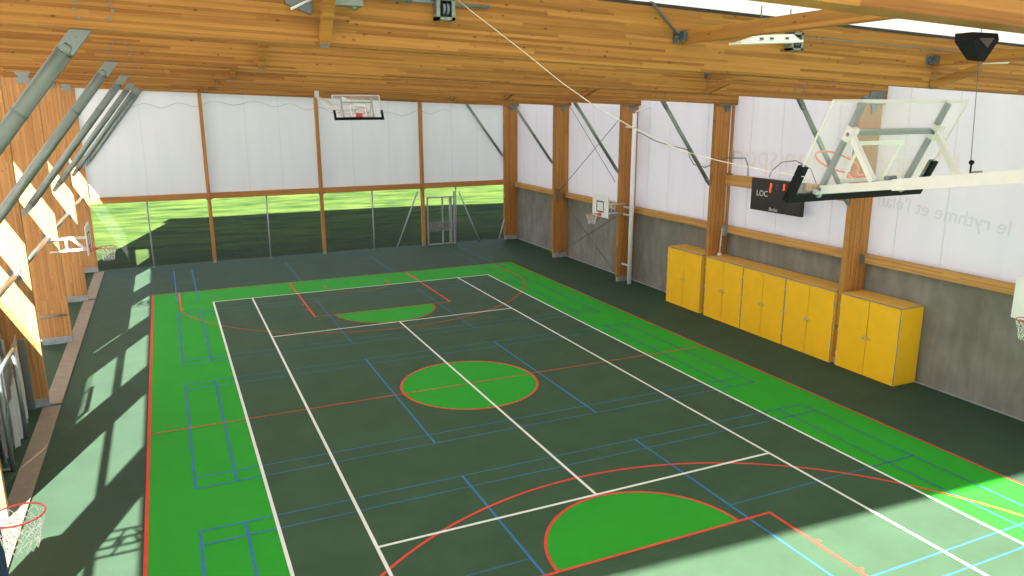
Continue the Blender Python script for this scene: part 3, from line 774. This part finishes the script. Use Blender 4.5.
# ---------------- big suspended backboards
def suspended(cx, cy, cz, tilt, face, label, rimm):
    """face=+1: front looks to +y. tilt leans the top backwards"""
    t = thing('suspended_hoop', label, 'basketball hoop', (cx, cy, cz))
    n = Vector((0, face*math.cos(tilt), face*0+math.sin(tilt)))     # outward normal of the front
    v = Vector((0, -face*math.sin(tilt), math.cos(tilt)))           # up along the board
    u = Vector((1, 0, 0)); C = Vector((cx, cy, cz))
    def P(a, b, c=0.): return C+u*a+v*b+n*c
    def plate(m, a0, a1, b0, b1, c0, c1):
        vs = [P(a, b, c) for c in (c0, c1) for b in (b0, b1) for a in (a0, a1)]
        m.add(vs, [(0, 2, 3, 1), (4, 5, 7, 6), (0, 1, 5, 4), (2, 6, 7, 3), (0, 4, 6, 2), (1, 3, 7, 5)])
    W, H = .9, (.505 if face > 0 else .49)
    m = MB(); plate(m, -W+.01, W-.01, -H+.01, H-.01, -.006, .006); m.build('glass_board', M['glass'], t)
    m = MB()
    plate(m, -W, W, H-.03, H, -.008, .008); ew = .010 if face > 0 else .035; plate(m, -W, -W+ew, -H+.3, H-.03, -.008, .008); plate(m, W-ew, W, -H+.3, H-.03, -.008, .008)
    m.build('edge_frame', M['white_steel'], t)
    m = MB(); lw_ = .045
    a, b0, b1 = .30, -.375, .08
    plate(m, -a, a, b1-lw_, b1, .0065, .0085); plate(m, -a, a, b0, b0+lw_, .0065, .0085); plate(m, -a, -a+lw_, b0+lw_, b1-lw_, .0065, .0085); plate(m, a-lw_, a, b0+lw_, b1-lw_, .0065, .0085)
    m.build('target_square', M['white_board'], t)
    m = MB(); plate(m, -W-.03, W+.03, -H-.04, -H+.04, -.035, .035); plate(m, -W-.03, -W+.05, -H+.03, -H+.34, -.03, .03); plate(m, W-.05, W+.03, -H+.03, -H+.34, -.03, .03)
    m.build('edge_padding', M['black'], t)
    # rim
    rc = P(0, -.36, .38)
    m = MB(); m.ring(rc, .225, .011, u, n); m.bar(P(-.1, -.37, .01), P(-.06, -.37, .17), .03, .02); m.bar(P(.1, -.37, .01), P(.06, -.37, .17), .03, .02)
    plate(m, -.12, .12, -.44, -.30, .007, .03); m.bar(P(-.08, -.44, .02), P(-.05, -.375, .18), .02, .02); m.bar(P(.08, -.44, .02), P(.05, -.375, .18), .02, .02)
    m.build('rim', rimm, t)
    # grey tubes on the back of the board
    m = MB()
    for s in (-1, 1): m.bar(P(s*.57, -H+.02, -.04), P(s*.57, H-.02, -.04), .045, .045, n)
    m.bar(P(-.57, .20, -.04), P(.57, .20, -.04), .045, .04, n)
    m.build('back_frame', M['grey_tube'], t)
    # white arms running back and up to the beam
    back = -face
    m = MB()
    for s in (-1, 1):
        a0 = P(s*.57, -.40, -.05); a1 = a0+Vector((-s*.02, back*1.9, .27)); a2 = a0+Vector((-s*.04, back*5.1, .75))
        m.bar(a0, a1, .06, .075); m.bar(a0+(a1-a0)*.42, a2, .085, .10)
        st = a0+(a1-a0)*.30; m.bar(P(s*.57, .20, -.08), st+Vector((0, 0, .04)), .05, .05); m.bar(P(s*.57, .13, -.07), P(s*.57, .27, -.07), .085, .08, n)
    b0 = P(0, -.40, -.07)
    for q in (.06, .8, 1.9, 3.4):
        c = b0+Vector((0, back*q, .14*q)); m.bar(c-u*.57, c+u*.57, .05, .05)
    yh = (YS[1] if face > 0 else YS[7]-1.2)
    for s in (-1, 1):
        a0 = P(s*.57, -.40, -.05); f_ = (yh-a0.y)/(back*5.1); q = a0+Vector((-s*.04, back*5.1, .75))*f_
        m.bar(q, (q.x, q.y, zb(q.x)-(.085 if face > 0 else -BH)), .06, .06, (0, 1, 0))
    m.build('arm', M['white_steel'], t)
    m = MB(); plate(m, -.66, .60, -.44, -.405, -.075, -.038); m.build('lower_rail', M['padteal'], t)
    m = MB()
    for s in (-1, 1):
        for q in ((.20, -.075), (-.40, -.05)):
            p = P(s*.57, q[0], q[1]); m.tube([p-u*.045, p+u*.045], .02, 8)
        a0 = P(s*.57, -.40, -.05)+Vector((0, back*.75, .17)); m.tube([a0-u*.06, a0+u*.06], .02, 8)
    m.build('pivot_bolt', M['bolt'], t)
    # hoist cable with stop ball
    m = MB(); a = P(0, -.36, -.05)+Vector((0, back*1.06, .16)); b = a+Vector((.0, -back*.1, 0)); b.z = zb(cx)+.6
    m.tube([a, b], .0035, 6); m.build('hoist_cable', M['wire'], t)
    m = MB(); m.sphere(a+Vector((0, 0, .11)), .022); m.tube([a-Vector((0, 0, .04)), a+Vector((0, 0, .09))], .008, 8); m.build('stop_ball', M['black'], t)
    return t
suspended(-.319, -12.0, 6.558, .448, 1, 'large glass backboard with black edge padding folded up at upper right, seen from behind', M['rim_orange'])
suspended(.15, 11.55, 7.0, .50, -1, 'glass backboard with black edge padding hanging before the far white wall', M['rim'])
# drop frame carrying the far one
t = thing('drop_frame', 'white steel drop arm at the upper left of the far hanging backboard', 'frame', (-1.3, 11.6, 7.3))
MB().bar((-1.28, 11.75, 7.36), (-.80, 11.70, 7.12), .05, .07).build('arm', M['white_steel'], t)
MB().box(-1.36, -1.22, 11.70, 11.82, 7.34, 8.3).build('hanger', M['white_steel'], t)

# ---------------- things fixed to the roof beams
def pulley(x, z, lab, yf):
    t = thing('pulley_block', lab, 'pulley', (x, yf, z), 'pulley blocks on the beam')
    m = MB(); m.box(x-.11, x-.07, yf-.14, yf, z, z+.24); m.box(x+.07, x+.11, yf-.14, yf, z, z+.24); m.box(x-.11, x+.11, yf-.14, yf-.0, z-.0, z+.03); m.box(x-.11, x+.11, yf-.14, yf, z+.21, z+.24); m.box(x-.07, x+.07, yf-.02, yf, z+.03, z+.21)
    m.build('housing', M['galv'], t)
    m = MB(); m.tube([(x-.035, yf-.08, z+.12), (x-.005, yf-.08, z+.12)], .075, 18); m.tube([(x+.01, yf-.08, z+.12), (x+.04, yf-.08, z+.12)], .075, 18)
    m.build('sheave', M['bolt'], t)
yf = YS[2]-.1
pulley(-3.56, 7.93, 'grey steel pulley block on the beam at the top centre of the photo', yf)
pulley(1.74, 7.74, 'grey steel pulley block beside the white lamp near the top right', yf)
# steel bracket with conduit at the top of the left knee
t = thing('cable_bracket', 'grey steel bracket with dark pipes at the very top, right of the left knee brace', 'bracket', (-4.7, yf, 8.02))
m = MB(); m.box(-4.86, -4.52, yf-.16, yf, 8.03, 8.13); m.tube([(-4.6, yf-.08, 8.0), (-4.6, yf-.08, 8.2)], .04, 10); m.box(-4.95, -4.8, yf-.06, yf, 8.1, 8.3); m.build('plate', M['galv'], t)
m = MB(); m.tube([(-4.5, yf-.05, 8.15), (-3.0, yf-.05, 8.10)], .02, 8); m.tube([(-4.3, yf-.07, 8.15), (-3.95, yf-.07, 8.13)], .035, 8); m.build('pipe', M['bolt'], t)
t = thing('cable_bracket', 'dark clamp with a short pale rod left of the top of the left knee brace', 'bracket', (-5.3, yf, 8.0))
m = MB(); m.box(-5.32, -5.04, yf-.05, yf, 8.03, 8.3); m.prism([(-5.32, yf-.05, 8.03), (-5.04, yf-.05, 8.03), (-5.06, yf-.05, 7.93)], (0, .04, 0)); m.build('clamp', M['bolt'], t)
MB().tube([(-5.28, yf-.1, 7.97), (-5.02, yf-.1, 8.10)], .014, 8).build('rod', M['white_steel'], t)
# lamp
t = thing('ceiling_lamp', 'white linear lamp hanging under the beam near the top right', 'lamp', (.72, -9.2, 7.78))
m = MB(); L0, L1 = (.20, 7.735), (1.24, 7.79)
m.prism([(L0[0], -9.32, L0[1]), (L1[0], -9.32, L1[1]), (L1[0], -9.08, L1[1]), (L0[0], -9.08, L0[1])], (0, 0, .03))
m.add([(.26, -9.30, 7.768), (1.20, -9.30, 7.82), (1.20, -9.10, 7.82), (.26, -9.10, 7.768), (.55, -9.25, 7.86), (1.12, -9.25, 7.895), (1.12, -9.15, 7.895), (.55, -9.15, 7.86)],
      [(0, 1, 5, 4), (1, 2, 6, 5), (2, 3, 7, 6), (3, 0, 4, 7), (4, 5, 6, 7)])
m.build('housing', M['white_plastic'], t)
for x in (.55, .72, .98): MB().box(x-.02, x+.02, -9.312, -9.27, 7.80+(x-.55)*.05, 7.825+(x-.55)*.05).build('clip', M['bolt'], t)
for x in (.6, 1.1): MB().tube([(x, -9.2, 7.87), (x, -9.2, zb(x)+BH+.04)], .008, 6).build('hanger', M['wire'], t)
# tension wires below roof
wire([(1.8, yf-.06, 7.94), (7.3, yf-.06, 8.10-.36)], .008, M['galvd'], 'thin steel wire running right from the pulley block near the lamp', grp='roof wires')
wire([(-.27, yf-.05, 7.88), (-.95, yf-.05, 8.50)], .018, M['wire'], 'dark rod rising left from the timber purlin connector near the top', 'rod', name='tie_rod')
# loudspeaker under nearest beam
xs, ys, zs = -1.87, -13.93, zb(-1.80)-.085
t = thing('loudspeaker', 'black wedge-shaped loudspeaker hanging under the nearest roof beam', 'loudspeaker', (xs, ys, zs-.30))
zt = zs-.01
m = MB(); m.add([(xs-.115, ys-.06, zt), (xs+.125, ys-.06, zt), (xs+.125, ys+.06, zt), (xs-.115, ys+.06, zt),
                 (xs-.12, ys-.07, zt-.05), (xs+.13, ys-.07, zt-.04), (xs+.12, ys+.06, zt-.04), (xs-.11, ys+.06, zt-.05),
                 (xs-.02, ys-.06, zt-.175), (xs+.03, ys-.06, zt-.175), (xs+.025, ys+.03, zt-.16), (xs-.015, ys+.03, zt-.16)],
                [(0, 1, 5, 4), (1, 2, 6, 5), (2, 3, 7, 6), (3, 0, 4, 7), (4, 5, 9, 8), (5, 6, 10, 9), (6, 7, 11, 10), (7, 4, 8, 11), (0, 3, 2, 1), (8, 9, 10, 11)])
m.build('cabinet', M['black'], t)
m = MB(); m.add([(xs-.065, ys-.0705, zt-.035), (xs+.085, ys-.0705, zt-.03), (xs+.03, ys-.068, zt-.09)], [(0, 1, 2)]); m.build('grille', plain('dark_grey_grille', (.06, .055, .05), .7), t)
t = thing('conduit_sleeve', 'short pale sleeve on the wire right of the loudspeaker', 'sleeve', (6.0, -8.75, 7.6))
MB().tube([(5.75, -8.75, 7.66), (6.35, -8.75, 7.68)], .035, 10).build('sleeve', M['white_plastic'], t)
wire([(6.35, -8.75, 7.68), (8.4, -8.75, 7.74)], .008, M['galvd'], 'thin wire holding the pale sleeve at the top right', grp='roof wires')

# ---------------- stored goal with netting in the first left bay
t = thing('stored_goal', 'folded aluminium goal wrapped in grey netting between the left columns', 'goal', (-10.0, 0, 0))
for pa, pb in (((-9.95, -.75, 0), (-9.95, -.75, 2.0)), ((-9.95, .95, 0), (-9.95, .95, 2.0)), ((-10.25, .1, 0), (-10.25, .1, 2.0)), ((-10.3, 1.9, 0), (-10.3, 1.9, 2.0))):
    MB().tube([pa, pb], .045, 12).build('post', M['galv'], t)
MB().tube([(-9.95, -.8, 2.0), (-9.95, 1.0, 2.0)], .045, 12).build('crossbar', M['galv'], t)
m = MB(); m.tube([(-9.95, -.75, .05), (-10.4, -.75, .05), (-10.4, 1.9, .05), (-9.95, .95, .05)], .03, 8); m.tube([(-9.95, -.75, .9), (-10.3, 1.9, 1.0)], .022, 8); m.build('back_frame', M['galvd'], t)
def drape(x, y0, y1, ztop, zbot, amp, mat, name, par, seed, freq=9):
    rnd = random.Random(seed); ph = [rnd.random()*6 for _ in range(4)]
    vs = []; fs = []; n, mz = 60, 16
    for i in range(n+1):
        f = i/n; y = y0+(y1-y0)*f
        for jz in range(mz+1):
            g = jz/mz; z = zbot+(ztop(f)-zbot)*g
            a = amp*(math.sin(freq*y+ph[0])+.6*math.sin(freq*2.3*y+ph[1]+g*2)+.4*math.sin(3*z+ph[2]))*(.4+.6*(1-g))
            vs.append((x+a, y, z))
    for i in range(n):
        for jz in range(mz):
            a = i*(mz+1)+jz; fs.append((a, a+1, a+mz+2, a+mz+1))
    m = MB(); m.add(vs, fs, True); return m.build(name, mat, par)
drape(-10.1, -.7, 2.3, lambda f: 1.95+.15*math.sin(f*7), .06, .035, M['netveil'], 'netting', t, 3)
drape(-10.0, .1, 1.6, lambda f: 1.1+.8*f, .1, .04, M['netfilm'], 'bundled_netting', t, 5, 14)
o = drape(-10.45, -2.6, 2.7, lambda f: 2.9, .05, .02, M['netveil'], 'safety_net', None, 8)
tag(o, 'grey safety net hanging in the open left side behind the stored goal', 'net')
# grey channel next to the second column's base
o = MB().box(-10.13, -10.0, 2.70, 2.80, 0, 1.75, bev=.006).build('steel_channel', M['galv']); tag(o, 'grey steel channel standing against the column behind the stored goal', 'channel')
o = MB().tube([(-10.5, YS[5]-TH/2-.035, .90), (-9.78, YS[5]-TH/2-.035, .90)], .032, 10).build('grab_bar', M['galv']); tag(o, 'short horizontal steel bar low on the far left hoop column', 'bar')
# navy pad on the near left column
t = thing('safety_pad', 'navy blue padding at the very left bottom edge of the photo', 'pad', (-9.6, -5.9, 0))
MB().box(-9.78, -9.24, -6.05, -5.6, .04, 1.30, bev=.05).build('cushion', plain('navy_vinyl', (.02, .045, .12), .5), t)

# ---------------- sun, sky, camera
d = Vector((1, 2.7, -1.9)).normalized()
su = bpy.data.lights.new('sun', 'SUN'); su.energy = 42; su.angle = math.radians(.6); su.color = (1, .97, .93)
so = bpy.data.objects.new('sun', su); COL.objects.link(so); so.rotation_euler = d.to_track_quat('-Z', 'Y').to_euler(); so.location = (-20, -40, 30)
w = bpy.data.worlds.new('sky'); sc.world = w; w.use_nodes = True
wn = w.node_tree; bg = wn.nodes['Background']
# hazy sky: bright near the horizon, deeper overhead
tc = wn.nodes.new('ShaderNodeTexCoord'); sp = wn.nodes.new('ShaderNodeSeparateXYZ'); cr = wn.nodes.new('ShaderNodeValToRGB')
wn.links.new(tc.outputs['Generated'], sp.inputs[0]); wn.links.new(sp.outputs[2], cr.inputs[0]); wn.links.new(cr.outputs[0], bg.inputs[0])
cr.color_ramp.elements[0].position = 0; cr.color_ramp.elements[0].color = (.98, .99, 1, 1)
cr.color_ramp.elements[1].position = .8; cr.color_ramp.elements[1].color = (.07, .11, .20, 1)
e = cr.color_ramp.elements.new(.3); e.color = (.40, .47, .58, 1)
bg.inputs[1].default_value = 2.55

cam = bpy.data.cameras.new('camera'); cam.sensor_width = 36; cam.lens = 757.11/1024*36; cam.clip_end = 400
co = bpy.data.objects.new('camera', cam); COL.objects.link(co)
yaw, pit, rol = .4268, -.2339, -.0029
f = Vector((math.sin(yaw)*math.cos(pit), math.cos(yaw)*math.cos(pit), math.sin(pit)))
r = Vector((math.cos(yaw), -math.sin(yaw), 0)); u = r.cross(f)
r2 = r*math.cos(rol)+u*math.sin(rol); u2 = -r*math.sin(rol)+u*math.cos(rol)
co.matrix_world = Matrix(((r2.x, u2.x, -f.x, -6.6588), (r2.y, u2.y, -f.y, -17.3134), (r2.z, u2.z, -f.z, 6.9535), (0, 0, 0, 1)))
sc.camera = co
vs_ = sc.view_settings
vs_.view_transform = 'Standard'; vs_.look = 'None'; vs_.gamma = 1; vs_.use_curve_mapping = False; vs_.exposure = 0.0
sc.cycles.max_bounces = 10; sc.cycles.diffuse_bounces = 6; sc.cycles.transparent_max_bounces = 16
